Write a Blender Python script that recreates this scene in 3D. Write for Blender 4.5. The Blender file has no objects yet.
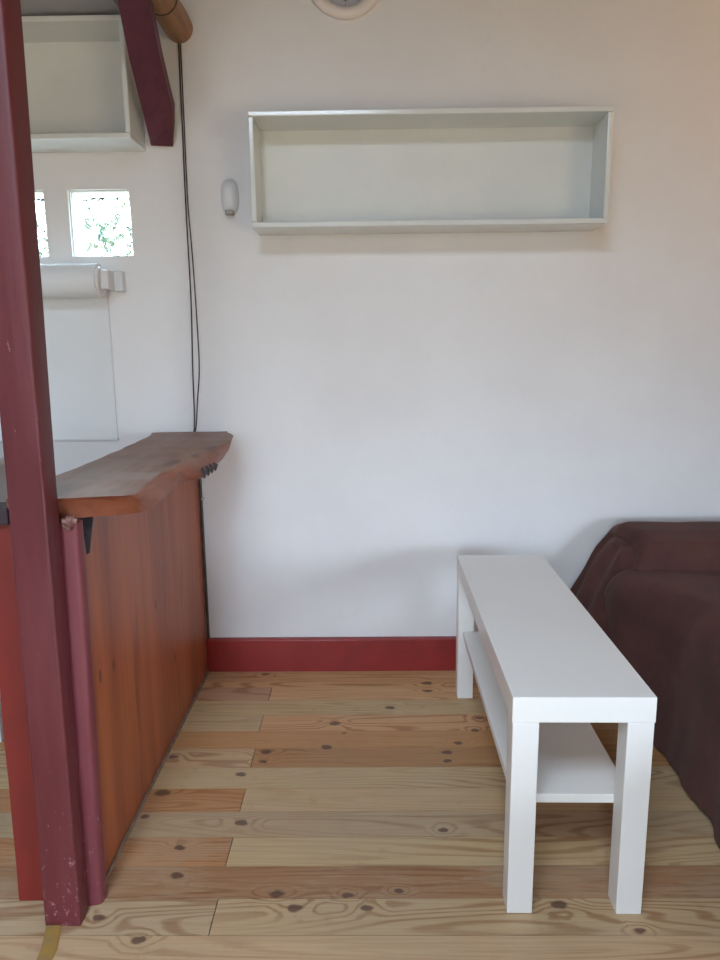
import bpy, bmesh, math, random
from mathutils import Vector, Matrix, noise
random.seed(4)
C = bpy.context.scene.collection
D = 2.2455          # the back wall's plane
# ------------------------------------------------------------------ materials
class NT:
    def __init__(s, name):
        s.m = bpy.data.materials.new(name); s.m.use_nodes = True
        s.t = s.m.node_tree; s.b = s.t.nodes['Principled BSDF']
    def n(s, kind, **kw):
        o = s.t.nodes.new(kind)
        for k, v in kw.items():
            if hasattr(o, k): setattr(o, k, v)
        return o
    def l(s, a, b): s.t.links.new(a, b)
    def setin(s, sock, v):
        if isinstance(v, bpy.types.NodeSocket): s.l(v, sock)
        else: sock.default_value = v
    def math(s, op, a, b=0.0, c=None, clamp=False):
        o = s.n('ShaderNodeMath', operation=op, use_clamp=clamp)
        s.setin(o.inputs[0], a); s.setin(o.inputs[1], b)
        if c is not None: s.setin(o.inputs[2], c)
        return o.outputs[0]
    def vmul(s, v, k, off=(0, 0, 0)):
        o = s.n('ShaderNodeVectorMath', operation='MULTIPLY_ADD')
        s.setin(o.inputs[0], v); s.setin(o.inputs[1], k); s.setin(o.inputs[2], off)
        return o.outputs[0]
    def noise(s, v, scale=1, detail=3, rough=.5, dist=0):
        o = s.n('ShaderNodeTexNoise'); s.l(v, o.inputs['Vector'])
        o.inputs['Scale'].default_value = scale; o.inputs['Detail'].default_value = detail
        o.inputs['Roughness'].default_value = rough; o.inputs['Distortion'].default_value = dist
        return o.outputs[0]
    def ramp(s, f, a, b, to0=0.0, to1=1.0):
        o = s.n('ShaderNodeMapRange', interpolation_type='SMOOTHSTEP')
        s.setin(o.inputs[0], f); o.inputs[1].default_value = a; o.inputs[2].default_value = b
        o.inputs[3].default_value = to0; o.inputs[4].default_value = to1
        return o.outputs[0]
    def mix(s, f, a, b, mode='MIX'):
        o = s.n('ShaderNodeMix', data_type='RGBA', blend_type=mode)
        s.setin(o.inputs[0], f)
        for k, v in ((6, a), (7, b)):
            if isinstance(v, bpy.types.NodeSocket): s.l(v, o.inputs[k])
            else: o.inputs[k].default_value = (*v, 1)
        return o.outputs[2]
    def obj(s): return s.n('ShaderNodeTexCoord').outputs['Object']
    def attr(s, name, out='Vector'): return s.n('ShaderNodeAttribute', attribute_name=name).outputs[out]
    def bump(s, h, strength=.3, dist=.002):
        o = s.n('ShaderNodeBump'); s.l(h, o.inputs['Height'])
        o.inputs['Strength'].default_value = strength; o.inputs['Distance'].default_value = dist
        s.l(o.outputs[0], s.b.inputs['Normal'])
    def base(s, c): 
        if isinstance(c, bpy.types.NodeSocket): s.l(c, s.b.inputs['Base Color'])
        else: s.b.inputs['Base Color'].default_value = (*c, 1)
    def rough(s, r): s.setin(s.b.inputs['Roughness'], r)

def mottled(name, col, col2, rough, scale=8, bump=.1, bscale=60, bdist=.001, spec=.5):
    t = NT(name); v = t.obj()
    f = t.ramp(t.noise(v, scale, 4, .6), .35, .65)
    t.base(t.mix(f, col, col2)); t.rough(rough)
    t.b.inputs['Specular IOR Level'].default_value = spec
    if bump: t.bump(t.noise(v, bscale, 3), bump, bdist)
    return t.m

WALL_C = (.80, .80, .795)
M = {}
def wall_mat():
    t = NT('white_plaster'); v = t.obj()
    f = t.ramp(t.noise(v, 3.0, 4, .6), .3, .7)
    c = t.mix(f, WALL_C, (.765, .76, .755))
    sp = t.ramp(t.noise(v, 9, 2, .5), .70, .80, 0, .25)
    t.base(t.mix(sp, c, (.70, .685, .66))); t.rough(.75)
    t.b.inputs['Specular IOR Level'].default_value = .25
    h = t.math('ADD', t.noise(v, 14, 4, .55), t.math('MULTIPLY', t.noise(v, 160, 2), .12))
    t.bump(h, .35, .004)
    return t.m
M['wall'] = wall_mat()
M['shelf'] = mottled('white_shelf_paint', (.72, .75, .725), (.69, .72, .70), .17, 6, .06, 40)
M['shelf_back'] = mottled('white_hardboard', (.70, .72, .69), (.67, .69, .665), .55, 6, .06, 40)
M['lack'] = mottled('white_foil', (.77, .755, .715), (.755, .74, .705), .33, 3, .02, 50)
M['plastic'] = mottled('white_plastic', (.72, .72, .72), (.70, .70, .71), .35, 5, 0)
M['vent'] = mottled('warm_grey_plastic', (.34, .32, .28), (.28, .26, .24), .5, 20, 0)
M['blind'] = mottled('white_blind_fabric', (.74, .76, .76), (.72, .74, .74), .8, 5, .15, 300)
M['face'] = mottled('clock_face_grey', (.42, .42, .47), (.40, .40, .46), .4, 5, 0)
M['ink'] = mottled('black_ink', (.02, .02, .025), (.03, .03, .03), .5, 5, 0)
M['rim'] = mottled('cream_plastic', (.78, .72, .67), (.75, .70, .65), .4, 4, 0)
M['cable'] = mottled('brown_cable', (.055, .035, .032), (.08, .05, .045), .5, 30, 0)
M['iron'] = mottled('dark_iron', (.035, .033, .04), (.07, .06, .065), .45, 40, .2, 90)
M['ceiling'] = mottled('ceiling_boards', (.10, .060, .035), (.08, .05, .028), .6, 3, .1, 20)
M['cladding'] = mottled('pine_cladding', (.34, .21, .11), (.28, .17, .09), .55, 3, .1, 20)
M['loft'] = mottled('grey_painted_board', (.40, .40, .41), (.36, .36, .37), .6, 4, .1, 30)
M['capdark'] = mottled('dark_cap_paint', (.030, .018, .022), (.045, .028, .034), .65, 30, .1)
M['bead'] = mottled('dusty_bead', (.17, .11, .075), (.24, .18, .13), .7, 40, 0)
M['clip'] = mottled('pale_clip', (.6, .58, .55), (.5, .5, .48), .5, 30, 0)
M['leaf'] = mottled('leaves', (.030, .048, .024), (.085, .105, .065), .7, 9, 0, spec=.15)
M['twig'] = mottled('twig', (.008, .007, .006), (.012, .010, .009), .9, 20, 0, spec=.1)
M['strip'] = mottled('worn_yellow_strip', (.36, .21, .045), (.30, .19, .07), .5, 40, .2, 60)
M['chip'] = mottled('splintered_wood', (.33, .20, .15), (.11, .03, .03), .8, 60, .6, 120, .004)
M['grout'] = mottled('floor_gap_dirt', (.09, .06, .04), (.06, .04, .03), .9, 20, 0)
M['cabinet'] = mottled('white_cabinet', (.62, .66, .66), (.60, .63, .63), .4, 5, 0)

def paint_red(name, a, b, rough, wear=.55, vert=True):
    t = NT(name); v = t.obj()
    s = t.vmul(v, (1, 1, .12) if vert else (.12, 1, 1))
    f = t.ramp(t.noise(s, 30, 5, .6), .3, .7)
    c = t.mix(f, a, b)
    # scuffs: worn lighter scratches, thicker near the foot where shoes hit it
    sep = t.n('ShaderNodeSeparateXYZ'); t.l(v, sep.inputs[0])
    low = t.ramp(sep.outputs[2], .0, .35, 1.0, .0)
    sc = t.noise(t.vmul(v, (1, 1, .5)), 90, 5, .75)
    thr = t.math('ADD', sc, t.math('MULTIPLY', low, .10))
    w = t.ramp(thr, .66, .76, 0, wear)
    t.base(t.mix(w, c, (.46, .27, .27)))
    t.rough(t.ramp(f, 0, 1, rough, rough + .1))
    t.bump(t.noise(s, 50, 4, .6), .35, .002)
    return t.m
M['post'] = paint_red('burgundy_paint', (.092, .0125, .016), (.118, .0195, .024), .42)
M['post2'] = paint_red('burgundy_paint_dull', (.135, .025, .032), (.165, .034, .041), .45)
M['brace'] = paint_red('dark_burgundy_paint', (.088, .018, .036), (.120, .028, .044), .5, .1)
M['skirt'] = mottled('oxblood_gloss_paint', (.30, .030, .027), (.24, .025, .024), .25, 5, .35, 12, .003)
M['redboard'] = mottled('brick_red_paint', (.185, .015, .010), (.16, .014, .010), .5, 6, .2, 30)

def panel_mat():
    t = NT('varnished_pine_boards'); v = t.obj()
    s = t.vmul(v, (1, 1, .06))
    big = t.ramp(t.noise(s, 14, 3, .55), .32, .68)
    fine = t.ramp(t.noise(s, 120, 3, .6), .25, .75)
    c = t.mix(big, (.225, .051, .017), (.36, .099, .033))
    c = t.mix(t.math('MULTIPLY', fine, .35), c, (.28, .065, .024))
    dark = t.ramp(t.noise(t.vmul(v, (1, 1, .10), (3, 7, 1)), 18, 2, .5), .56, .68, 0, .75)
    c = t.mix(dark, c, (.19, .045, .020))
    sep = t.n('ShaderNodeSeparateXYZ'); t.l(v, sep.inputs[0])
    up = t.ramp(sep.outputs[2], .70, .76, 0, .35)
    c = t.mix(up, c, (.19, .08, .05))
    k = None
    for (y, z) in PANEL_KNOTS:
        q = t.vmul(v, (0, 1, .45))
        d = t.n('ShaderNodeVectorMath', operation='DISTANCE'); t.l(q, d.inputs[0]); d.inputs[1].default_value = (0, y, z * .45)
        kk = t.ramp(d.outputs['Value'], .004, .009, 1, 0)
        k = kk if k is None else t.math('MAXIMUM', k, kk)
    c = t.mix(t.math('MULTIPLY', k, .8), c, (.06, .02, .015))
    # board joints every 9.5 cm: thin dark line
    fr = t.math('FRACT', t.math('DIVIDE', t.math('ADD', sep.outputs[1], .012), .098))
    j = t.math('COMPARE', fr, .5, .008)
    c = t.mix(t.math('MULTIPLY', j, .45), c, (.10, .03, .018))
    t.base(c); t.rough(.45)
    t.bump(t.math('SUBTRACT', t.noise(s, 60, 3), t.math('MULTIPLY', j, .6)), .2, .002)
    return t.m
PANEL_KNOTS = [(1.335, .42), (1.41, .41), (1.72, .43), (1.30, .755), (1.86, .22)]
M['panel'] = panel_mat()

def slab_mat():
    t = NT('live_edge_slab'); v = t.obj()
    s = t.vmul(v, (1, .18, 1))
    f = t.ramp(t.noise(s, 26, 5, .6, .6), .3, .7)
    c = t.mix(f, (.200, .088, .052), (.290, .150, .098))
    blot = t.ramp(t.noise(v, 7, 3, .6), .45, .75, 0, .6)
    c = t.mix(blot, c, (.31, .17, .12))
    g = t.n('ShaderNodeNewGeometry'); sep = t.n('ShaderNodeSeparateXYZ'); t.l(g.outputs['True Normal'], sep.inputs[0])
    side = t.ramp(sep.outputs[2], .55, .93, 1, 0)          # sawn/bark edge is a redder wood than the dusty top
    c = t.mix(t.math('MULTIPLY', side, .8), c, t.mix(f, (.20, .050, .024), (.30, .085, .040)))
    k = None
    for (x, y, r) in ((-.452, 1.60, .020), (-.418, 1.86, .020), (-.43, 1.72, .010)):
        q = t.vmul(v, (1, .28, 0))
        d = t.n('ShaderNodeVectorMath', operation='DISTANCE'); t.l(q, d.inputs[0]); d.inputs[1].default_value = (x, y * .28, 0)
        w = t.math('ADD', d.outputs['Value'], t.math('MULTIPLY', t.noise(v, 60, 2), .012))
        kk = t.ramp(w, r * .6, r + .008, 1, 0)
        k = kk if k is None else t.math('MAXIMUM', k, kk)
    c = t.mix(t.math('MULTIPLY', k, .75), c, (.07, .03, .025))
    t.base(c); t.rough(.5)
    t.bump(t.noise(s, 50, 4, .6), .3, .003)
    return t.m
M['slab'] = slab_mat()

def log_mat():
    t = NT('varnished_log'); v = t.obj()
    s = t.vmul(v, (1, .1, 1))
    f = t.ramp(t.noise(s, 40, 4, .6), .3, .7)
    t.base(t.mix(f, (.22, .095, .035), (.36, .18, .075))); t.rough(.45)
    t.bump(t.noise(s, 60, 3), .2, .002)
    return t.m
M['log'] = log_mat()

def sofa_mat():
    t = NT('brown_cotton_throw'); v = t.obj()
    f = t.ramp(t.noise(v, 5, 4, .6), .3, .7)
    t.base(t.mix(f, (.066, .029, .025), (.098, .042, .034))); t.rough(.9)
    t.b.inputs['Sheen Weight'].default_value = .12
    t.b.inputs['Sheen Roughness'].default_value = .5
    t.b.inputs['Sheen Tint'].default_value = (.8, .6, .55, 1)
    t.b.inputs['Specular IOR Level'].default_value = .15
    w = t.n('ShaderNodeTexWave'); w.inputs['Scale'].default_value = 90; w.inputs['Distortion'].default_value = 3
    t.l(v, w.inputs['Vector'])
    h = t.math('ADD', t.math('MULTIPLY', w.outputs[1], .25), t.noise(v, 260, 2))
    t.bump(h, .5, .0015)
    return t.m
M['throw'] = sofa_mat()

# knots of the floor, floor-plane metres: (x, y, radius)
KNOTS = []
def floor_mat():
    t = NT('old_pine_floor')
    tone = t.attr('tone', 'Color'); pc = t.attr('plank', 'Vector'); v = t.obj()
    k = None; near = None
    wob = t.n('ShaderNodeTexNoise'); t.l(v, wob.inputs['Vector']); wob.inputs['Scale'].default_value = 45
    vk = t.n('ShaderNodeVectorMath', operation='MULTIPLY_ADD'); t.l(wob.outputs['Color'], vk.inputs[0]); vk.inputs[1].default_value = (.018, .012, 0)
    sh = t.vmul(v, (1, 1, 1), (-.009, -.006, 0)); t.l(sh, vk.inputs[2]); vk = vk.outputs[0]
    for (x, y, r) in KNOTS:
        q = t.vmul(vk, (.62, 1, 0))
        d = t.n('ShaderNodeVectorMath', operation='DISTANCE'); t.l(q, d.inputs[0]); d.inputs[1].default_value = (x * .62, y, 0)
        kk = t.ramp(d.outputs['Value'], r * .55, r * 1.0, 1, 0)
        nn = t.ramp(t.math('DIVIDE', d.outputs['Value'], r), .6, 3.4, 1, 0)
        k = kk if k is None else t.math('MAXIMUM', k, kk)
        near = nn if near is None else t.math('MAXIMUM', near, nn)
    # growth-ring figure
    fld = t.noise(t.vmul(pc, (.8, 9, 1)), 1.0, 1.0, .4, .15)
    fine_w = t.noise(t.vmul(pc, (7, 60, 1)), 1.0, 2, .5)
    fld = t.math('ADD', t.math('ADD', fld, t.math('MULTIPLY', near, .075)), t.math('MULTIPLY', fine_w, .020))
    ring = t.math('SINE', t.math('MULTIPLY', fld, 130))
    ring = t.ramp(ring, .0, 1.0)
    fib = t.ramp(t.noise(t.vmul(pc, (5, 260, 1)), 1.0, 3, .6), .3, .75)
    amt = t.ramp(t.noise(t.vmul(pc, (.9, 5, 2), (3, 1, 8)), 1.0, 2), .38, .66, .12, .78)
    c = t.mix(t.math('MULTIPLY', ring, amt), tone, t.mix(1.0, tone, (.58, .41, .30), 'MULTIPLY'))
    c = t.mix(t.math('MULTIPLY', fib, .48), c, t.mix(1.0, c, (.72, .62, .52), 'MULTIPLY'))
    wear = t.ramp(t.math('ADD', t.math('MULTIPLY', t.noise(t.vmul(v, (3, 9, 1)), 1, 4, .6), .6), t.math('MULTIPLY', t.noise(t.vmul(pc, (14, 150, 1)), 1, 4, .65), .4)), .44, .58, 0, .85)
    c = t.mix(t.math('MULTIPLY', wear, t.attr('wear', 'Fac')), c, (.46, .345, .225))
    dirt = t.ramp(t.noise(v, 16, 5, .7), .58, .75, 0, .35)
    c = t.mix(dirt, c, t.mix(1.0, c, (.62, .50, .40), 'MULTIPLY'))
    c = t.mix(t.math('MULTIPLY', k, .82), c, (.085, .040, .028))
    t.base(c)
    t.rough(t.ramp(t.noise(v, 9, 3), .3, .7, .42, .6))
    t.b.inputs['Specular IOR Level'].default_value = .4
    t.bump(t.math('ADD', t.math('MULTIPLY', fib, .5), t.math('MULTIPLY', ring, .3)), .15, .001)
    return t.m

def glass_mat():
    t = NT('rippled_window_glass'); v = t.obj()
    t.base((.86, .97, .95)); t.rough(.04)
    t.b.inputs['Transmission Weight'].default_value = 1
    t.b.inputs['IOR'].default_value = 1.25
    t.bump(t.noise(v, 22, 3, .5, .5), .35, .004)
    return t.m
M['glass'] = glass_mat()

# ------------------------------------------------------------------ mesh helpers
def link(name, bm, mat, parent=None, smooth=False, mats=None):
    me = bpy.data.meshes.new(name)
    bmesh.ops.recalc_face_normals(bm, faces=bm.faces)
    if smooth:
        for f in bm.faces: f.smooth = True
    bm.to_mesh(me); bm.free()
    for m in (mats or [mat]): me.materials.append(m)
    o = bpy.data.objects.new(name, me); C.objects.link(o)
    if parent:
        o.parent = parent
        o.matrix_parent_inverse = Matrix.Identity(4)
    return o
def tag(o, label=None, cat=None, group=None, kind=None):
    for k, v in (('label', label), ('category', cat), ('group', group), ('kind', kind)):
        if v: o[k] = v
    return o
def empty(name, loc, rz=0, **kw):
    o = bpy.data.objects.new(name, None); C.objects.link(o)
    o.location = loc; o.rotation_euler = (0, 0, rz); o.empty_display_size = .05
    return tag(o, **kw)
def rel(parent, o):
    """meshes are modelled in world metres: keep them there under an unrotated empty"""
    o.location = -Vector(parent.location)
    return o
def box(bm, a, b, bevel=0, seg=2, mi=0):
    vs = [bm.verts.new((x, y, z)) for x in (a[0], b[0]) for y in (a[1], b[1]) for z in (a[2], b[2])]
    idx = [(0, 1, 3, 2), (4, 6, 7, 5), (0, 4, 5, 1), (2, 3, 7, 6), (0, 2, 6, 4), (1, 5, 7, 3)]
    fs = [bm.faces.new([vs[i] for i in f]) for f in idx]
    for f in fs: f.material_index = mi
    if bevel:
        es = list({e for f in fs for e in f.edges})
        bmesh.ops.bevel(bm, geom=es, offset=bevel, segments=seg, profile=.5, affect='EDGES')
    return fs
def boxobj(name, a, b, mat, parent=None, bevel=.0015, **kw):
    bm = bmesh.new(); box(bm, a, b, bevel)
    o = link(name, bm, mat, parent)
    if parent is not None and kw.pop('world', True): rel(parent, o)
    return o
def tube(bm, pts, r, n=10, cap=True):
    pts = [Vector(p) for p in pts]; rings = []
    for i, p in enumerate(pts):
        d = (pts[min(i + 1, len(pts) - 1)] - pts[max(i - 1, 0)]).normalized()
        u = d.cross(Vector((0, 1, 0) if abs(d.y) < .9 else (1, 0, 0))).normalized(); w = d.cross(u)
        rr = r[i] if isinstance(r, (list, tuple)) else r
        rings.append([bm.verts.new(p + (u * math.cos(2 * math.pi * k / n) + w * math.sin(2 * math.pi * k / n)) * rr) for k in range(n)])
    for a, b in zip(rings, rings[1:]):
        for k in range(n): bm.faces.new((a[k], a[(k + 1) % n], b[(k + 1) % n], b[k]))
    if cap: bm.faces.new(rings[0][::-1]); bm.faces.new(rings[-1])
    return rings
def spline(pts, n=12):
    P = [Vector(p) for p in pts]; out = []
    for i in range(len(P) - 1):
        a, b, c, d = P[max(i - 1, 0)], P[i], P[i + 1], P[min(i + 2, len(P) - 1)]
        for k in range(n):
            t = k / n
            out.append(.5 * ((2 * b) + (c - a) * t + (2 * a - 5 * b + 4 * c - d) * t * t + (3 * b - a - 3 * c + d) * t ** 3))
    out.append(P[-1]); return out
def smooth_by_angle(o, ang=35):
    for p in o.data.polygons: p.use_smooth = True
    o.data.set_sharp_from_angle(angle=math.radians(ang))

# ------------------------------------------------------------------ the room
XL, XR, YF, ZC = -2.1, 2.3, -3.4, 2.50
def struct(name, bm, mat, parent=None, **kw):
    return tag(link(name, bm, mat, parent, **kw), kind='structure')

# floor: boards laid side to side, each its own tone
ROW0, RW = 1.130, .0895
PALE, PALE2, TAN, ORG, BRN, GRY = (.56, .43, .27), (.52, .40, .27), (.62, .40, .22), (.48, .25, .12), (.42, .25, .14), (.48, .37, .25)
rows = {  # row index from ROW0: list of (x_start, tone, wear)
    12: [(-3, TAN, .2)], 11: [(-3, TAN, .3)],
    10: [(-3, (.52, .32, .20), .3), (-.318, TAN, .1)], 9: [(-3, PALE, .2)], 
    8: [(-3, PALE, .3), (-.320, TAN, .1)],
    7: [(-3, (.52, .295, .135), .1)],
    6: [(-3, PALE, .3), (-.316, (.46, .265, .125), .05)],
    5: [(-3, PALE, .4)], 4: [(-3, ORG, .15), (-.312, PALE, .3)],
    3: [(-3, GRY, .4)], 2: [(-3, ORG, .5), (-.310, PALE, .4)],
    1: [(-3, (.37, .215, .125), .5)], 0: [(-3, PALE2, .3), (-.306, PALE2, .3)],
    -1: [(-3, PALE, .3)], -2: [(-3, PALE2, .3)],
}
# a pale tail on the worn boards: (row, from x, tone)
def px_knots():
    pts = [(173.7, 757, .011), (241.6, 774.6, .011), (266, 752, .012), (263.5, 762, .009), (163, 793, .016), (427, 683, .013), (428, 691, .011),
           (390.6, 707.5, .013), (335, 723.5, .013), (344.5, 733, .006), (327, 747, .013), (458.5, 743, .011), (446.6, 752, .012), (447.4, 761, .008),
           (475, 730, .010), (479.5, 718, .011), (241.6, 823, .013), (145, 817, .009), (177.5, 876, .012), (276.6, 894, .012), (99, 918, .010),
           (138, 940, .011), (180, 848, .010), (294, 908, .012), (443, 829.6, .009), (347, 895, .009), (399, 891, .008), (367, 908, .010),
           (266, 674, .009), (560, 905, .013), (628, 690, .01), (640, 930, .008)]
    r = (Vector((.99987, .01, -.0119)), Vector((-.009, -.181, -.983)), Vector((-.012, .983, -.181)))
    F = .9733 * 720; H = 1.0703
    for u, v, rad in pts:      # floor positions measured from the photograph
        q = r[0] * ((u - 360) / F) + r[1] * ((v - 480) / F) + r[2]
        t = -H / q.z
        KNOTS.append((round(q.x * t, 4), round(q.y * t, 4), rad))
px_knots()
M['floor'] = floor_mat()
bm = bmesh.new()
lt = bm.loops.layers.float_color.new('tone'); lp = bm.loops.layers.float_vector.new('plank'); lw = bm.loops.layers.float.new('wear')
box(bm, (XL, YF, -.05), (XR, D + .1, -.004), mi=1)
for k in range(-52, 13):
    y0 = ROW0 + RW * k; y1 = y0 + RW
    if k == 12: y1 = D + .02
    segs = rows.get(k)
    if not segs:
        segs = []; x = -3 + random.random() * 2
        segs.append((-3, random.choice([PALE, PALE2, TAN, PALE]), .3))
        while x < XR: segs.append((x, random.choice([PALE, PALE2, TAN, GRY, PALE]), .3)); x += 1.4 + random.random() * 1.2
    else:
        segs = list(segs); segs.append((1.55 + .5 * random.random(), PALE2, .3))
        if k >= -2: # boards carry on under the bar; the kitchen side shows greyer, more scrubbed wood
            pass
    for i, (x0, tone, wear) in enumerate(segs):
        x1 = segs[i + 1][0] if i + 1 < len(segs) else XR
        a, b = max(x0, XL), min(x1, XR)
        if b - a < .02: continue
        g = .0009; j = random.random(); sd = random.random() * 50
        tn = [c * f_ * (1 + .06 * (random.random() - .5)) for c, f_ in zip(tone, (.98, .90, .79))]
        fs = box(bm, (a + g, y0 + g, -.02), (b - g, y1 - g, 0), 0)
        for f in fs:
            for lo in f.loops:
                co = lo.vert.co
                lo[lt] = (*tn, 1); lo[lw] = wear
                lo[lp] = (co.x + sd, co.y - y0 + sd * .37, sd)
fl = link('floor', bm, None, mats=[M['floor'], M['grout']]); tag(fl, kind='structure')

# back wall with the two small window openings
WIN = [(-1.170, -.982), (-.908, -.720)]; WZ0, WZ1 = 1.366, 1.562
bm = bmesh.new()
xs = [XL, WIN[0][0], WIN[0][1], WIN[1][0], WIN[1][1], XR]; TH = .12
box(bm, (XL, D, -.05), (XR, D + TH, WZ0)); box(bm, (XL, D, WZ1), (XR, D + TH, ZC))
for a, b in ((xs[0], xs[1]), (xs[2], xs[3]), (xs[4], xs[5])): box(bm, (a, D, WZ0), (b, D + TH, WZ1))
bmesh.ops.remove_doubles(bm, verts=bm.verts, dist=1e-5)
struct('wall_back', bm, M['wall'])
# the other walls and the ceiling, off camera, with added openings sized to shape the daylight:
# (side, from, to, low, high); for the roof opening: (from x, to x, from y, to y)
OPENINGS = [('front', -1.05, -.45, 0, 2.02), ('right', -2.6, -.2, .0, 1.15), ('roof', -.95, .08, -1.15, -.12)]
def holed(side, u0, u1, v0, v1, place):
    """a slab in (u, v) with rectangular openings; place(u, v, depth) -> xyz"""
    H = [o[1:] for o in OPENINGS if o[0] == side]
    us = sorted({u0, u1, *[h[0] for h in H], *[h[1] for h in H]}); vs = sorted({v0, v1, *[h[2] for h in H], *[h[3] for h in H]})
    bm = bmesh.new()
    for a, b in zip(us, us[1:]):
        for c, d in zip(vs, vs[1:]):
            if any(h[0] <= (a + b) / 2 <= h[1] and h[2] <= (c + d) / 2 <= h[3] for h in H): continue
            p, q = place(a, c, 0), place(b, d, .1)
            box(bm, [min(m) for m in zip(p, q)], [max(m) for m in zip(p, q)])
    bmesh.ops.remove_doubles(bm, verts=bm.verts, dist=1e-5)
    return bm
struct('wall_left', holed('left', YF, D + .1, -.05, ZC, lambda u, v, w: (XL - w, u, v)), M['loft'])
struct('wall_right', holed('right', YF, D + .1, -.05, ZC, lambda u, v, w: (XR + w, u, v)), M['cladding'])
struct('wall_front', holed('front', XL - .1, XR + .1, -.05, ZC, lambda u, v, w: (u, YF - w, v)), M['cladding'])
struct('ceiling', holed('roof', XL - .1, XR + .1, YF - .1, D + .12, lambda u, v, w: (u, v, ZC + w)), M['ceiling'])
# low boarded loft over the kitchen side
bm = bmesh.new(); box(bm, (XL, .9, 1.990), (-.665, D, 2.03), 0); struct('ceiling_loft', bm, M['loft'])
# skirting board
bm = bmesh.new(); 
prof = [(D, 0), (D - .020, 0), (D - .020, .110), (D - .0185, .1135), (D - .015, .1152), (D, .1157)]
for a, b in ((-.5525, XR),):
    L = [bm.verts.new((a, y, z)) for y, z in prof]; Rr = [bm.verts.new((b, y, z)) for y, z in prof]
    for i in range(len(prof)): j = (i + 1) % len(prof); bm.faces.new((L[i], Rr[i], Rr[j], L[j]))
    bm.faces.new(L); bm.faces.new(Rr[::-1])
struct('baseboard_back', bm, M['skirt'])
# windows: panes of rippled glass in a thin frame
for i, (a, b) in enumerate(WIN):
    bm = bmesh.new(); y = D + .022
    for (p, q) in (((a, WZ0), (a + .004, WZ1)), ((b - .003, WZ0), (b, WZ1)), ((a, WZ0), (b, WZ0 + .003)), ((a, WZ1 - .004), (b, WZ1))):
        box(bm, (p[0], y - .012, p[1]), (q[0], y + .012, q[1]), .001)
    w = struct('window_%d' % (i + 1), bm, M['cabinet'])
    bm = bmesh.new(); box(bm, (a + .004, y - .004, WZ0 + .003), (b - .003, y + .004, WZ1 - .004)); link('pane', bm, M['glass'], w)

# ------------------------------------------------------------------ wall shelves (open boxes)
def box_shelf(x0, x1, z0, z1, depth, name, label):
    e = empty(name, (x0, D, z0)); tag(e, label, 'shelf', 'open box shelves on the wall')
    t = .0145; y0 = D - depth
    W = M['shelf']
    boxobj('bottom_panel', (x0, y0, z0), (x1, D, z0 + t), W, e, .003)
    boxobj('top_panel', (x0, y0, z1 - t), (x1, D, z1), W, e, .003)
    boxobj('side_panel', (x0, y0 + .0008, z0 + t), (x0 + t, D, z1 - t), W, e, .003)
    boxobj('side_panel', (x1 - t, y0 + .0008, z0 + t), (x1, D, z1 - t), W, e, .003)
    boxobj('back_panel', (x0 + t, D - .008, z0 + t), (x1 - t, D, z1 - t), M['shelf_back'], e, 0)
    return e
box_shelf(-.328, .690, 1.4215, 1.7320, .142, 'wall_shelf', 'long empty white open box shelf alone on the bare wall above the bench')
k = box_shelf(-1.68, -.660, 1.667, 1.982, .14, 'wall_shelf', 'white open box shelf at top left above the two small windows')

# ------------------------------------------------------------------ white bench table
TX, TY = .2585, 1.1806; W_, L_, H_, G = .26, .90, .45, .05
e = empty('low_table', (TX, TY, 0), -.0129); tag(e, 'long narrow white low table with square legs and a lower shelf, standing on the boards', 'table')
def loc(name, a, b, bev=.0015):
    bm = bmesh.new(); box(bm, a, b, bev); return link(name, bm, M['lack'], e)
loc('tabletop', (0, 0, H_ - G), (W_, L_, H_))
for x in (0, W_ - G):
    for y in (0, L_ - G): loc('leg', (x + (.0015 if x == 0 else 0), y + .001, 0), (x + G - (.0015 if x else 0), y + G - .001, H_ - G))
loc('lower_shelf', (.016, G, .203), (W_ - .016, L_ - G, .222))

# ------------------------------------------------------------------ bar: panel, slab top, end post
e = empty('bar_panel', (-.56, 1.72, 0)); tag(e, 'orange-brown varnished wooden panel forming the bar front under the live-edge top', 'panel')
bm = bmesh.new(); box(bm, (-.576, 1.238, 0), (-.553, 2.236, .772), .001); rel(e, link('boarding', bm, M['panel'], e))
bm = bmesh.new(); box(bm, (-.553, 1.240, 0), (-.547, 2.222, .008), .001); rel(e, link('bottom_bead', bm, M['bead'], e))
for p in ((1.30, .752),):
    bm = bmesh.new(); tube(bm, [(-.553, p[0], p[1]), (-.550, p[0], p[1])], .004, 8); rel(e, link('screw', bm, M['iron'], e))

# slab outline (x, y) on the top face, and how far each point's lower edge steps out/in
left = [(-.640, 1.206), (-.650, 1.30), (-.655, 1.42), (-.654, 1.50), (-.652, 1.62), (-.655, 1.74), (-.662, 1.90), (-.668, 2.05), (-.676, 2.18), (-.676, 2.240)]
right = [(-.470, 2.243), (-.462, 2.238), (-.424, 2.17), (-.404, 2.068), (-.400, 1.97), (-.406, 1.89), (-.428, 1.74), (-.438, 1.583), (-.440, 1.45), (-.439, 1.347), (-.433, 1.26), (-.433, 1.232), (-.440, 1.224)]
near = [(-.47, 1.219), (-.50, 1.214), (-.535, 1.205), (-.600, 1.202)]
low_r = [(-.485, 2.243), (-.478, 2.238), (-.455, 2.15), (-.428, 2.04), (-.408, 1.93), (-.402, 1.81), (-.397, 1.70), (-.400, 1.635), (-.432, 1.60), (-.428, 1.50), (-.421, 1.40), (-.423, 1.33), (-.427, 1.295), (-.436, 1.280)]
low_n = [(-.47, 1.262), (-.50, 1.252), (-.535, 1.238), (-.600, 1.232)]
top_o = left + right + near
low_o = [(x + .012, y) for x, y in left] + low_r + low_n
def resample(P, n):
    P = [Vector((*p, 0)) for p in P]; sp = spline(P + [P[0]], 6)[:-1]; return sp
T = resample(top_o, 6); B = resample(low_o, 6)
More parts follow.
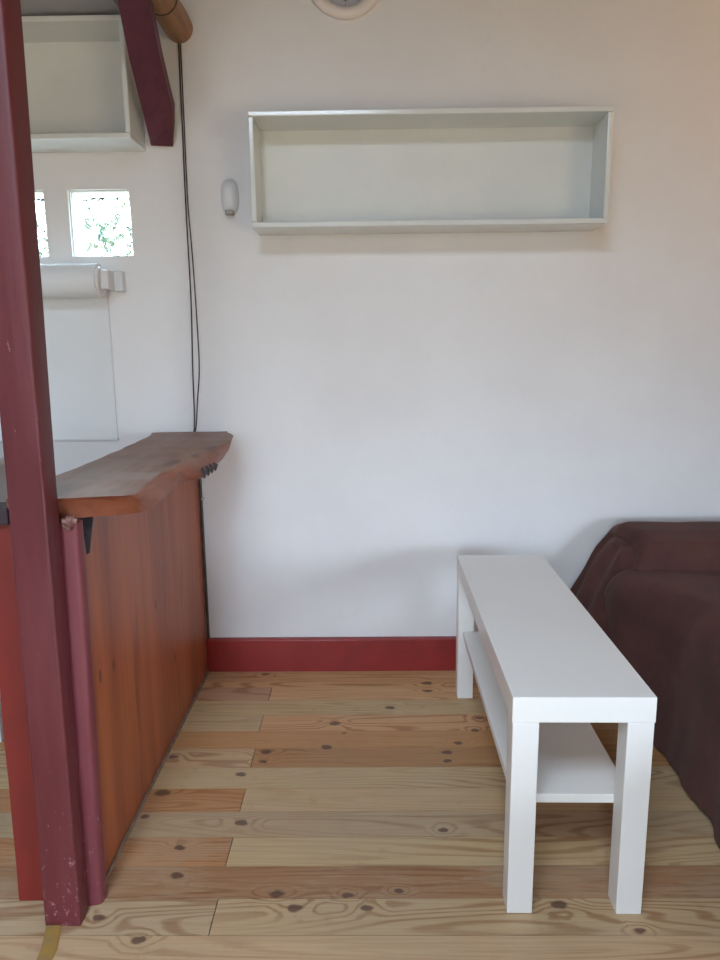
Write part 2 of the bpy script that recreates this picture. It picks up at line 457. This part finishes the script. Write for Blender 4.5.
bm = bmesh.new(); rings = []
for s, z in ((0, .820), (.12, .8175), (.35, .808), (.62, .795), (.86, .784), (1.0, .776)):
    ring = []
    for i, (a, b) in enumerate(zip(T, B)):
        p = a.lerp(b, s); bul = math.sin(math.pi * s) * .006
        out = (p - Vector((-.56, p.y, 0))).normalized()
        wob = noise.noise(Vector((p.x * 18, p.y * 14, s * 2))) * .006 * (1 if s > 0 else .4)
        q = p + out * (bul + wob); q.y = min(q.y, D)
        ring.append(bm.verts.new((q.x, q.y, z + .0015 * noise.noise(Vector((q.x * 9, q.y * 9, z))))))
    rings.append(ring)
n = len(T)
for a, b in zip(rings, rings[1:]):
    for i in range(n): bm.faces.new((a[i], a[(i + 1) % n], b[(i + 1) % n], b[i]))
f1 = bm.faces.new(rings[0]); f2 = bm.faces.new(rings[-1][::-1])
bmesh.ops.triangulate(bm, faces=[f1, f2])
e = link('countertop', bm, M['slab']); smooth_by_angle(e, 30)
tag(e, 'thick wavy live-edge wooden slab, reddish brown, topping the bar', 'countertop')
# black bark remnants with pale broken tips under the slab's wall end
for i in range(4):
    y = 1.635 + i * .036; x = -.392 + .001 * i
    bm = bmesh.new(); tube(bm, [(x - .002, y, .802 - .002 * i), (x + .003, y + .006, .790), (x, y + .010, .776)], [.003, .0062, .0025], 6)
    link('bark_flake', bm, M['iron'], e)
    bm = bmesh.new(); bmesh.ops.create_icosphere(bm, subdivisions=1, radius=.0026, matrix=Matrix.Translation((x, y + .010, .7755)))
    link('pale_splinter', bm, M['clip'], e)

# big post
def prism(name, base, z0, z1, mat, parent=None, jitter=.0012, seg=26, bev=.004):
    bm = bmesh.new(); rings = []
    # base: list of (x,y) at the foot and at the top -> lerp
    for k in range(seg + 1):
        t = k / seg; z = z0 + (z1 - z0) * t
        r = []
        for i, (p, q) in enumerate(base):
            x = p[0] + (q[0] - p[0]) * t; y = p[1] + (q[1] - p[1]) * t
            j = jitter * noise.noise(Vector((x * 7 + i * 3, z * 9, i * 1.7)))
            r.append(bm.verts.new((x + j, y + j, z)))
        rings.append(r)
    n = len(base)
    for a, b in zip(rings, rings[1:]):
        for i in range(n): bm.faces.new((a[i], a[(i + 1) % n], b[(i + 1) % n], b[i]))
    bm.faces.new(rings[0]); bm.faces.new(rings[-1])
    return link(name, bm, mat, parent)
def rounded(pts, r=.005, n=3):
    out = []
    m = len(pts)
    for i in range(m):
        p = Vector(pts[i]); a = Vector(pts[i - 1]); b = Vector(pts[(i + 1) % m])
        u = (a - p).normalized() * r; w = (b - p).normalized() * r
        for k in range(n + 1):
            t = k / n; out.append(tuple((p + u * (1 - t) ** 2 + w * t ** 2)))
    return out
foot = rounded([(-.623, 1.152), (-.554, 1.152), (-.556, 1.197), (-.623, 1.197)])
top = rounded([(-.586, 1.150), (-.531, 1.150), (-.517, 1.197), (-.586, 1.197)])
o = prism('post', list(zip(foot, top)), 0, ZC, M['post']); smooth_by_angle(o, 40)
tag(o, 'tall square burgundy painted wooden post, scuffed at its foot, left of the bar', 'post')
# short end post with rounded nose
foot = rounded([(-.612, 1.199), (-.565, 1.1995), (-.533, 1.2050), (-.531, 1.236), (-.612, 1.236)], .010, 4)
top = rounded([(-.600, 1.2045), (-.555, 1.2035), (-.519, 1.2065), (-.517, 1.236), (-.600, 1.236)], .009, 4)
e = empty('end_post', (-.57, 1.22, 0)); tag(e, 'short dull burgundy rounded post capping the near end of the bar panel', 'post')
o = prism('upright', list(zip(foot, top)), 0, .7745, M['post2'], e); smooth_by_angle(o, 50); rel(e, o)
bm = bmesh.new()
bmesh.ops.create_icosphere(bm, subdivisions=3, radius=1, matrix=Matrix.Diagonal((.013, .010, .012, 1)))
for v in bm.verts:
    v.co *= 1 + .55 * noise.noise(v.co * 150) + .25 * noise.noise(v.co * 420); v.co += Vector((-.533, 1.2085, .776))
o = link('splintered_knob', bm, M['chip'], e, smooth=True); rel(e, o); o['label'] = 'splintered pale wood knob'
# iron bracket under the slab
bm = bmesh.new()
P = [(-.5530, 1.279, .7755), (-.5190, 1.279, .7755), (-.5190, 1.279, .7660), (-.5310, 1.279, .698), (-.5370, 1.279, .696), (-.5410, 1.279, .762), (-.5530, 1.279, .766)]
Q = [(x, y + .004, z) for x, y, z in P]
a = [bm.verts.new(p) for p in P]; b = [bm.verts.new(p) for p in Q]
bm.faces.new(a); bm.faces.new(b[::-1])
for i in range(7): bm.faces.new((a[i], b[i], b[(i + 1) % 7], a[(i + 1) % 7]))
e = link('bracket', bm, M['iron']); tag(e, 'small black iron bracket between the bar panel and the slab top', 'bracket')
boxobj('wall_plate', (-.5530, 1.273, .745), (-.5510, 1.289, .7755), M['iron'], e, .0004, world=False)

# red board with dark cap behind the post, on the kitchen side
e = empty('partition_board', (-.68, 1.24, 0)); tag(e, 'bright red painted upright board with a dark cap, left behind the tall post', 'board')
foot = rounded([(-.704, 1.215), (-.640, 1.215), (-.640, 1.240), (-.704, 1.240)], .003)
top = rounded([(-.690, 1.215), (-.640, 1.215), (-.640, 1.240), (-.690, 1.240)], .003)
rel(e, prism('board', list(zip(foot, top)), 0, .772, M['redboard'], e, 0.0006))
boxobj('cap', (-.720, 1.2035, .772), (-.640, 1.262, .803), M['capdark'], e, .003)

# kitchen base cabinet, mostly behind post
e = empty('base_cabinet', (-1.5, 1.78, 0)); tag(e, 'pale grey kitchen base cabinet against the wall, its corner showing beside the red board', 'cabinet')
boxobj('body', (-2.05, 1.790, .0), (-1.035, D - .002, .765), M['cabinet'], e, .002)
boxobj('worktop', (-2.05, 1.770, .765), (-1.020, D - .002, .79), M['cabinet'], e, .003)
for i in range(2):
    x = -2.04 + i * .505
    d = boxobj('door', (x, 1.772, .08), (x + .495, 1.7895, .755), M['cabinet'], e, .002)
    hd = boxobj('handle', (x + .20, 1.757, .71), (x + .30, 1.771, .722), M['iron'], d, .002, world=False)

# yellow strip on the floor
bm = bmesh.new(); pts = [(-.605, 1.150), (-.591, 1.10), (-.588, 1.05), (-.585, .9), (-.583, .6), (-.58, .2)]
pl = [bm.verts.new((x - .015, y, .0002)) for x, y in pts]; pr = [bm.verts.new((x + .015, y, .0002)) for x, y in pts]
pl2 = [bm.verts.new((x - .013, y, .004)) for x, y in pts]; pr2 = [bm.verts.new((x + .013, y, .004)) for x, y in pts]
for i in range(len(pts) - 1):
    bm.faces.new((pl2[i], pr2[i], pr2[i + 1], pl2[i + 1])); bm.faces.new((pl[i], pl2[i], pl2[i + 1], pl[i + 1])); bm.faces.new((pr[i], pr[i + 1], pr2[i + 1], pr2[i]))
    bm.faces.new((pl[i], pl[i + 1], pr[i + 1], pr[i]))
bm.faces.new((pl[0], pr[0], pr2[0], pl2[0])); bm.faces.new((pl[-1], pl2[-1], pr2[-1], pr[-1]))
tag(link('floor_strip', bm, M['strip']), 'narrow worn yellow strip on the floor running out from the post foot', 'strip')

# ------------------------------------------------------------------ log, brace, cables
e = empty('log_beam', (-.54, D, 2.0)); tag(e, 'round varnished brown log beam ending at the wall, top left', 'beam')
CX, CZ, CR = -.541, 2.002, .043
bm = bmesh.new(); rr = tube(bm, [(CX, D, CZ), (CX, D - .05, CZ), (CX - .001, 2.064, CZ)], [CR - .003, CR - .001, CR - .002], 28)
o = link('end_section', bm, M['log'], e); smooth_by_angle(o, 40); rel(e, o)
bm = bmesh.new(); tube(bm, [(CX - .001, 2.065, CZ + .001), (CX - .001, 2.060, CZ + .001)], CR + .0022, 28)
o = link('joint_ring', bm, M['grout'], e); smooth_by_angle(o, 40); rel(e, o)
bm = bmesh.new(); tube(bm, [(CX - .002, 2.061, CZ + .001), (CX - .004, 1.7, CZ + .004), (CX - .01, 1.25, CZ + .006), (CX - .02, .3, CZ + .004)], [CR + .001, CR + .002, CR + .003, CR + .003], 28)
o = link('main_section', bm, M['log'], e); smooth_by_angle(o, 40); rel(e, o)

# burgundy knee brace, leaning forward out of the wall
def upx(u, v, y):
    r = (Vector((.99987, .01, -.0119)), Vector((-.009, -.181, -.983)), Vector((-.012, .983, -.181)))
    F = .9733 * 720; q = r[0] * ((u - 360) / F) + r[1] * ((v - 480) / F) + r[2]; t = y / q.y
    return Vector((q.x * t, y, 1.0703 + q.z * t))
secs = [  # (left x, right x, y front, z front, y back, z back)
    (-.645, -.576, 2.238, 1.684, 2.244, 1.6845), (-.643, -.575, 2.205, 1.705, 2.244, 1.725), (-.640, -.569, 2.15, 1.760, 2.215, 1.795),
    (-.632, -.556, 2.05, 1.855, 2.105, 1.893), (-.620, -.543, 1.94, 1.953, 1.995, 1.992), (-.600, -.520, 1.70, 2.180, 1.755, 2.22)]
secs = []
for (yl, yr, Y, back) in ((146, 147, 2.235, .004), (138, 126, 2.200, .03), (118, 110, 2.165, .045), (60, 60, 2.06, .045), (0, 0, 1.95, .045)):
    lx = {146: 150.5, 138: 149, 118: 144, 60: 129, 0: 117}[yl]; rx = {147: 173, 126: 173, 110: 172, 60: 160, 0: 148}[yr]
    secs.append((upx(lx, yl, Y), upx(rx, yr, Y), back))
a, b = secs[-2], secs[-1]
secs.append((b[0] + (b[0] - a[0]) * 1.6, b[1] + (b[1] - a[1]) * 1.6, .045))
bm = bmesh.new(); rings = []
for l, r, bk in secs:
    off = Vector((0, bk * .8, bk * .6)); 
    pts = [l, r, r + off, l + off]
    for p in pts: p.y = min(p.y, D + .001)
    rings.append([bm.verts.new(p) for p in pts])
for a, b in zip(rings, rings[1:]):
    for i in range(4): bm.faces.new((a[i], a[(i + 1) % 4], b[(i + 1) % 4], b[i]))
bm.faces.new(rings[0]); bm.faces.new(rings[-1][::-1])
bmesh.ops.bevel(bm, geom=[e_ for e_ in bm.edges], offset=.0025, segments=1, affect='EDGES')
o = link('knee_brace', bm, M['brace']); tag(o, 'dark burgundy slanting timber brace with a cut lower end, below the log beam', 'brace')

def cable(name, pts, r, label):
    bm = bmesh.new(); tube(bm, spline(pts, 10), r, 8); o = link(name, bm, M['cable'], smooth=True)
    tag(o, label, 'cable', 'cables running down the wall'); return o
yc = D - .0035
def w(u, v, y=None):
    return tuple(upx(u, v, y or yc))
cable('cable', [w(178.5, 43), w(181.5, 110), w(185.5, 200), w(191, 300), w(192.7, 367), w(194.3, 430), (-.585, yc, .79)], .0021,
      'left, straighter strand of the thin brown cables hanging down the wall to the bar')
cable('cable', [w(180.5, 44), w(183.5, 110), w(187.7, 200), w(191.9, 250), w(196.7, 317), w(199.3, 367), w(197.5, 402), w(195.6, 430), (-.578, yc, .79)], .0019,
      'right, bowed strand of the thin brown cables hanging down the wall to the bar')
o = cable('cable', [(-.5478, D - .0055, .775), (-.5480, D - .0055, .60), (-.5476, D - .0055, .40), (-.5476, D - .0055, .20), (-.5476, D - .0055, .117)], .0048,
      'dark cable running down the gap between bar panel and wall')
bm = bmesh.new(); box(bm, (-.5470, D - .0125, .598), (-.5385, D - .0005, .603), .001)
boxo = link('clip', bm, M['clip'], o)

# ------------------------------------------------------------------ wall sensor
e = empty('wall_sensor', (-.412, D, 1.53)); tag(e, 'small rounded white plastic device on the wall left of the long shelf', 'sensor')
bm = bmesh.new(); N = 28; K = 16; rings = []
for k in range(K + 1):
    t = k / K; z = 1.484 + t * (1.584 - 1.484)
    hw = .0265 * (1 - abs(2 * (t - .52)) ** 3.0 * (.42 if t < .5 else .50)); dp = .026 * (1 - abs(2 * (t - .5)) ** 3 * .6)
    if k in (0, K): hw *= .86; dp *= .8
    rings.append([bm.verts.new((-.412 + hw * math.cos(a), D - dp * max(0, math.sin(a)) ** .7 - (0 if 0 < math.sin(a) else 0), z)) for a in [math.pi * i / N for i in range(N + 1)]])
for a, b in zip(rings, rings[1:]):
    for i in range(N): bm.faces.new((a[i], a[i + 1], b[i + 1], b[i]))
bm.faces.new(rings[0]); bm.faces.new(rings[-1])
rel(e, link('casing', bm, M['plastic'], e, smooth=True))
bm = bmesh.new(); box(bm, (-.426, D - .0262, 1.4805), (-.400, D - .003, 1.493), .003)
o = rel(e, link('lower_vent', bm, M['vent'], e)); o['label'] = 'grey vent'

# ------------------------------------------------------------------ clock
CXc, CZc, R0 = -.054, 2.129, .115
e = empty('wall_clock', (CXc, D, CZc)); tag(e, 'round white wall clock with a grey face, cut off by the top edge', 'clock')
bm = bmesh.new(); prof = [(R0 - .003, 0), (R0, .007), (R0 - .003, .014), (R0 - .010, .019), (R0 - .020, .020), (R0 - .029, .017), (R0 - .033, .012), (R0 - .0335, .008)]
N = 72; rings = [[bm.verts.new((CXc + r * math.cos(2 * math.pi * i / N), D - d, CZc + r * math.sin(2 * math.pi * i / N))) for i in range(N)] for r, d in prof]
for a, b in zip(rings, rings[1:]):
    for i in range(N): bm.faces.new((a[i], a[(i + 1) % N], b[(i + 1) % N], b[i]))
rel(e, link('rim', bm, M['rim'], e, smooth=True))
bm = bmesh.new(); bmesh.ops.create_circle(bm, cap_ends=True, segments=64, radius=R0 - .033, matrix=Matrix.Translation((CXc, D - .010, CZc)) @ Matrix.Rotation(math.pi / 2, 4, 'X'))
rel(e, link('dial', bm, M['face'], e))
bm = bmesh.new()
rt = R0 - .037
for i in range(60):
    a = 2 * math.pi * i / 60; L = .005 if i % 5 == 0 else .0025; w_ = .0009 if i % 5 == 0 else .0005
    d = Vector((math.sin(a), 0, math.cos(a))); s = Vector((math.cos(a), 0, -math.sin(a))) * w_
    c0 = Vector((CXc, D - .0112, CZc))
    vs = [bm.verts.new(c0 + d * r + q) for r, q in ((rt, s), (rt - L, s), (rt - L, -s), (rt, -s))]; bm.faces.new(vs)
rel(e, link('minute_marks', bm, M['ink'], e))
bm = bmesh.new()
for h in range(1, 13):
    cu = bpy.data.curves.new('t', 'FONT'); cu.body = str(h); cu.size = .026; cu.align_x = 'CENTER'; cu.align_y = 'CENTER'
    to = bpy.data.objects.new('t', cu); C.objects.link(to); bpy.context.view_layer.update()
    me = to.evaluated_get(bpy.context.evaluated_depsgraph_get()).to_mesh()
    a = 2 * math.pi * h / 12; rn = R0 - .0555
    mt = Matrix.Translation((CXc + rn * math.sin(a), D - .0114, CZc + rn * math.cos(a))) @ Matrix.Rotation(math.pi / 2, 4, 'X')
    tmp = bmesh.new(); tmp.from_mesh(me); tmp.transform(mt); m2 = bpy.data.meshes.new('x'); tmp.to_mesh(m2); tmp.free(); bm.from_mesh(m2)
    bpy.data.meshes.remove(m2); bpy.data.objects.remove(to); bpy.data.curves.remove(cu)
rel(e, link('numerals', bm, M['ink'], e))
bm = bmesh.new()
for a, L, ww in ((5.2, .042, .003), (.6, .062, .002)):
    d = Vector((math.sin(a), 0, math.cos(a))); s = Vector((math.cos(a), 0, -math.sin(a))) * ww; c0 = Vector((CXc, D - .014, CZc))
    for yy in (0,):
        vs = [bm.verts.new(c0 + q) for q in (-d * .01 + s, d * L + s * .5, d * L - s * .5, -d * .01 - s)]; bm.faces.new(vs)
rel(e, link('hands', bm, M['ink'], e))

# ------------------------------------------------------------------ roller blind
e = empty('roller_blind', (-.81, D, 1.29)); tag(e, 'white roll with a hanging sheet and bracket below the small windows', 'blind')
yr, zr, rr_ = D - .060, 1.288, .050
bm = bmesh.new(); tube(bm, [(-1.40, yr, zr), (-.806, yr, zr)], rr_, 40); o = link('roll', bm, M['blind'], e); smooth_by_angle(o, 40); rel(e, o)
bm = bmesh.new(); tube(bm, [(-.806, yr, zr), (-.800, yr, zr)], [.042, .040], 32); o = link('end_disc', bm, M['plastic'], e); smooth_by_angle(o, 40); rel(e, o)
boxobj('bracket', (-.800, D - .075, 1.262), (-.776, D, 1.318), M['plastic'], e, .003)
boxobj('wall_plate', (-.776, D - .030, 1.258), (-.748, D, 1.318), M['plastic'], e, .003)
bm = bmesh.new(); pts = [(D - .012, 1.288), (D - .007, 1.24), (D - .005, 1.15), (D - .0045, 1.02), (D - .0040, .985), (D - .0055, .9), (D - .006, .800)]
a = [[bm.verts.new((x, y, z)) for y, z in pts] for x in (-1.40, -.807)]; b = [[bm.verts.new((x, y + .002, z)) for y, z in pts] for x in (-1.40, -.807)]
for i in range(len(pts) - 1):
    bm.faces.new((a[0][i], a[1][i], a[1][i + 1], a[0][i + 1])); bm.faces.new((b[0][i], b[0][i + 1], b[1][i + 1], b[1][i]))
    bm.faces.new((a[1][i], b[1][i], b[1][i + 1], a[1][i + 1])); bm.faces.new((a[0][i], a[0][i + 1], b[0][i + 1], b[0][i]))
rel(e, link('sheet', bm, M['blind'], e))
boxobj('bottom_bar', (-1.40, D - .010, .795), (-.806, D - .001, .804), M['blind'], e, .002)

# ------------------------------------------------------------------ sofa under a brown throw
e = empty('sofa', (1.4, 1.2, 0)); tag(e, 'low sofa covered with a dark brown throw, against the wall at right', 'sofa')
def nz(p, s, a, o=0): return a * noise.noise(Vector((p[0] * s + o, p[1] * s, p[2] * s)))
# seat with its hanging side: section in (x,z) swept along y
def edge_x(y):    # x of the side face
    t = max(0, min(1, (y - 1.66) / .28)); t = t * t * (3 - 2 * t)
    return .800 + (.695 - .800) * t - .02 * max(0, 1.4 - y) 
def foot_x(y):
    return .745 + .025 * min(1, max(0, (y - 1.33) / .12)) - .055 * max(0, min(1, (y - 1.78) / .2)) + .003 * math.sin(y * 23)
bm = bmesh.new(); NY, NS = 150, 64; grid = []
for i in range(NY + 1):
    y = .15 + (1.985 - .15) * i / NY
    ex, fx = edge_x(y), foot_x(y); zt = .437 - .012 * max(0, (y - 1.6)) ; row = []
    R_ = .085
    # path: far right top -> edge -> quarter round -> side -> hem
    for k in range(NS + 1):
        t = k / NS
        if t < .35: s = t / .35; x = 2.15 + (ex + R_ - 2.15) * s; z = zt + .012 * math.sin(math.pi * s) * (1 if y < 1.9 else .4)
        elif t < .62: s = (t - .35) / .27 * math.pi / 2; x = ex + R_ - R_ * math.sin(s); z = zt - R_ + R_ * math.cos(s)
        else: s = (t - .62) / .38; x = ex + (fx - ex) * s; z = (zt - R_) * (1 - s) + .006 + .010 * s * (1 + math.sin(y * 9)) * .5
        # cloth folds
        if t >= .5:
            s = (t - .5) / .5
            x += (.004 * math.sin(y * 31 + 2 * math.sin(y * 9)) * s + .002 * math.sin(y * 67 + 1) * s * s) * (.4 + .6 * s)
        p = (x, y, z)
        x += nz(p, 6, .008); z += nz(p, 5, .009, 4) * (1 if t < .6 else .3)
        y2 = y + nz(p, 8, .004, 9)
        row.append(bm.verts.new((x, y2, max(z, .003))))
    grid.append(row)
for a, b in zip(grid, grid[1:]):
    for k in range(NS): bm.faces.new((a[k], a[k + 1], b[k + 1], b[k]))
# close underneath
for row in (grid[0], grid[-1]):
    c = [bm.verts.new((v.co.x, v.co.y, .003)) for v in row]
    for k in range(NS):
        if (row[k].co - c[k].co).length > 1e-5 or (row[k + 1].co - c[k + 1].co).length > 1e-5:
            bm.faces.new((row[k], c[k], c[k + 1], row[k + 1]))
rel(e, link('seat', bm, M['throw'], e, smooth=True))
# arm along the wall: rounded section in (y,z), swept along x, its end falling in a flared drape
bm = bmesh.new(); NU, NX = 72, 90; rings = []
def arm_pt(u, x, sh):
    # u 0..1 : from wall foot, over the top, down to the front foot
    y0, y1, zt = D - .006, 1.945, .520
    path = [(y0, 0), (y0, .30), (y0 - .004, .45), (y0 - .03, .513), (y0 - .09, .534), (y0 - .17, .530), (y1 + .045, .510), (y1 + .012, .472), (y1, .42), (y1 + .004, .30), (y1 - .004, .15), (y1 - .01, 0)]
    f = u * (len(path) - 1); i = min(int(f), len(path) - 2); t = f - i
    y = path[i][0] + (path[i + 1][0] - path[i][0]) * t; z = path[i][1] + (path[i + 1][1] - path[i][1]) * t
    return y, z
def drape_x(z, y):   # x of the draped end at height z
    q = max(0, min(1, z / .52))
    x = .535 + .240 * q ** 1.1
    x += .030 * max(0, min(1, (2.14 - y) / .2))   # nearer the front the throw hangs steeper
    return x
for j in range(NX + 1):
    t = j / NX
    ring = []
    for i in range(NU + 1):
        y, z = arm_pt(i / NU, 0, 0)
        xe = drape_x(z, y)
        if t < .72: s = t / .72; x = 2.15 + (xe + .05 - 2.15) * (1 - (1 - s) ** 1.6); yy, zz = y, z
        else:
            s = (t - .72) / .28          # round over into the end and close towards the core
            a = s * math.pi / 2; x = xe + .05 - .05 * math.sin(a)
            cy, cz = 2.10, z * .5 if z < .3 else .26
            k = 1 - .16 * (1 - math.cos(a)) ; yy = cy + (y - cy) * k; zz = z if z < .25 else .25 + (z - .25) * (1 - .13 * (1 - math.cos(a)))
        # diagonal folds running down from the top corner
        fold = 0
        near_end = max(0, 1 - (x - xe) / .28)
        if z < .52:
            ph = (x - .78) * 34 - (z - .5) * 17 + y * 6
            fold = near_end * (.0055 * math.sin(ph) + .0015 * math.sin(ph * 2.3 + 1))
        p = Vector((x, yy, zz))
        yy += nz(p, 7, .007) + (fold if i > NU * .5 else fold * .3)
        zz += nz(p, 6, .006, 7); x += nz(p, 9, .006, 3) + fold * .5
        ring.append(bm.verts.new((x, min(yy, D - .001), max(.002, zz))))
    rings.append(ring)
for a, b in zip(rings, rings[1:]):
    for i in range(NU): bm.faces.new((a[i], a[i + 1], b[i + 1], b[i]))
# end surface: fill between the wall side and the front side of the last ring, row by row
last = rings[-1]; M2 = 24; h = NU // 2; prev = None
for i in range(h + 1):
    A, B_ = last[i].co.copy(), last[NU - i].co.copy(); row = [last[i]]
    if i < h:
        for k in range(1, M2):
            s = k / M2; p = A.lerp(B_, s); p.x -= .022 * math.sin(math.pi * s) * min(1, (h - i) / 8)
            p.x += .008 * math.sin(s * 15 + p.z * 16) * min(1, (h - i) / 8)
            row.append(bm.verts.new(p))
        row.append(last[NU - i])
    if prev:
        if i < h:
            for k in range(M2): bm.faces.new((prev[k], prev[k + 1], row[k + 1], row[k]))
        else:
            for k in range(M2): bm.faces.new((prev[k], prev[k + 1], row[0]))
    prev = row
rel(e, link('armrest', bm, M['throw'], e, smooth=True))
# back of the sofa at the right wall side, out of the frame
bm = bmesh.new(); box(bm, (2.02, .15, .02), (2.22, 1.93, .80), .05, 4); rel(e, link('backrest', bm, M['throw'], e, smooth=True))

# ------------------------------------------------------------------ outside the little windows
e = empty('shrub', (-1.75, D + 1.6, 0)); tag(e, 'pale green leafy shrub seen through the two small windows', 'shrub')
bm = bmesh.new(); rnd = random.Random(2)
for i in range(5200):
    c = Vector((rnd.gauss(-1.55, .50), D + 1.15 + rnd.random() * 1.0, 1.62 + rnd.gauss(0, .42)))
    if c.z > 1.87 + .03 * math.sin(c.x * 9) and rnd.random() < .97: continue
    a, b = rnd.random() * 6.28, rnd.random() * 6.28
    u = Vector((math.cos(a), math.sin(a) * math.cos(b), math.sin(b))).normalized(); w_ = u.cross(Vector((rnd.random(), rnd.random(), rnd.random()))).normalized()
    L, W2 = .022 + .02 * rnd.random(), .010
    vs = [bm.verts.new(c + q) for q in (u * L, w_ * W2, -u * L, -w_ * W2)]; bm.faces.new(vs)
rel(e, tag(link('foliage', bm, M['leaf'], e), kind='stuff'))
bm = bmesh.new()
tube(bm, spline([upx(-20, 200, 2.8), upx(30, 199, 2.8), upx(44, 201, 2.8), upx(60, 197, 2.8), upx(80, 201, 2.8), upx(98, 197.5, 2.8), upx(107, 200.5, 2.8), upx(118, 199, 2.8), upx(126, 197, 2.8), upx(150, 199, 2.8)], 6), .0042, 6)
rel(e, link('branch', bm, M['twig'], e))
bm = bmesh.new(); tube(bm, spline([(-1.9, 3.8, 0), (-1.86, 3.75, .8), (-1.90, 3.3, 1.4), tuple(upx(-20, 200, 2.8))], 6), [.03] * 13 + [.024, .018, .014, .010, .008, .006], 8); rel(e, link('stem', bm, M['twig'], e))

# ------------------------------------------------------------------ light
wd = bpy.data.worlds.new('sky'); bpy.context.scene.world = wd; wd.use_nodes = True
nt = wd.node_tree; bg = nt.nodes['Background']
tc = nt.nodes.new('ShaderNodeTexCoord'); sp = nt.nodes.new('ShaderNodeSeparateXYZ'); nt.links.new(tc.outputs['Generated'], sp.inputs[0])
mr = nt.nodes.new('ShaderNodeMapRange'); nt.links.new(sp.outputs[2], mr.inputs[0]); mr.inputs[1].default_value = -.10; mr.inputs[2].default_value = .10
mx = nt.nodes.new('ShaderNodeMix'); mx.data_type = 'RGBA'; nt.links.new(mr.outputs[0], mx.inputs[0])
mx.inputs[6].default_value = (.22, .19, .14, 1); mx.inputs[7].default_value = (.69, .84, 1.02, 1)
nt.links.new(mx.outputs[2], bg.inputs[0]); bg.inputs[1].default_value = 9.0
def area(name, loc, size, rot, energy=0, col=(1, 1, 1), portal=False):
    l = bpy.data.lights.new(name, 'AREA'); l.shape = 'RECTANGLE'; l.size, l.size_y = size; l.energy = energy; l.color = col
    o = bpy.data.objects.new(name, l); C.objects.link(o); o.location = loc; o.rotation_euler = rot
    if portal: l.cycles.is_portal = True
    return o
for side, a, b, c, d in OPENINGS:
    u, v = (a + b) / 2, (c + d) / 2
    if side == 'front': area('daylight_portal', (u, YF - .05, v), (b - a, d - c), (math.radians(90), 0, 0), portal=True)
    if side == 'right': area('daylight_portal', (XR + .05, u, v), (d - c, b - a), (0, math.radians(90), 0), portal=True)
    if side == 'left': area('daylight_portal', (XL - .05, u, v), (d - c, b - a), (0, math.radians(-90), 0), portal=True)
    if side == 'roof': area('daylight_portal', (u, v, ZC + .05), (b - a, d - c), (0, 0, 0), portal=True)
for i, (a, b) in enumerate(WIN):
    area('window_portal', ((a + b) / 2, D + .11, (WZ0 + WZ1) / 2), (b - a, WZ1 - WZ0), (math.radians(-90), 0, 0), portal=True)
lp_ = bpy.data.lights.new('warm_fill', 'POINT'); lp_.energy = 1.8; lp_.color = (1, .52, .20); lp_.shadow_soft_size = .09  # added warm light out of view, tints the upper right of the wall
o = bpy.data.objects.new('warm_fill', lp_); C.objects.link(o); o.location = (1.60, 1.75, 1.95)

# ------------------------------------------------------------------ camera
cam = bpy.data.cameras.new('camera'); co = bpy.data.objects.new('camera', cam); C.objects.link(co)
pt, ya, ro = .182, -.0121, .0108
f = Vector((math.sin(ya) * math.cos(pt), math.cos(ya) * math.cos(pt), -math.sin(pt))); r = Vector((math.cos(ya), -math.sin(ya), 0)); d = f.cross(r)
r2 = math.cos(ro) * r + math.sin(ro) * d; d2 = -math.sin(ro) * r + math.cos(ro) * d
co.matrix_world = Matrix(((r2.x, -d2.x, -f.x, 0), (r2.y, -d2.y, -f.y, 0), (r2.z, -d2.z, -f.z, 1.0703), (0, 0, 0, 1)))
cam.sensor_fit = 'HORIZONTAL'; cam.sensor_width = 36; cam.lens = 36 * .9733; cam.clip_start = .02
sc = bpy.context.scene; sc.camera = co
sc.view_settings.view_transform = 'Standard'; sc.view_settings.look = 'None'; sc.view_settings.gamma = 1; sc.view_settings.exposure = 1.50
sc.view_settings.use_curve_mapping = False
sc.cycles.max_bounces = 10; sc.cycles.diffuse_bounces = 6
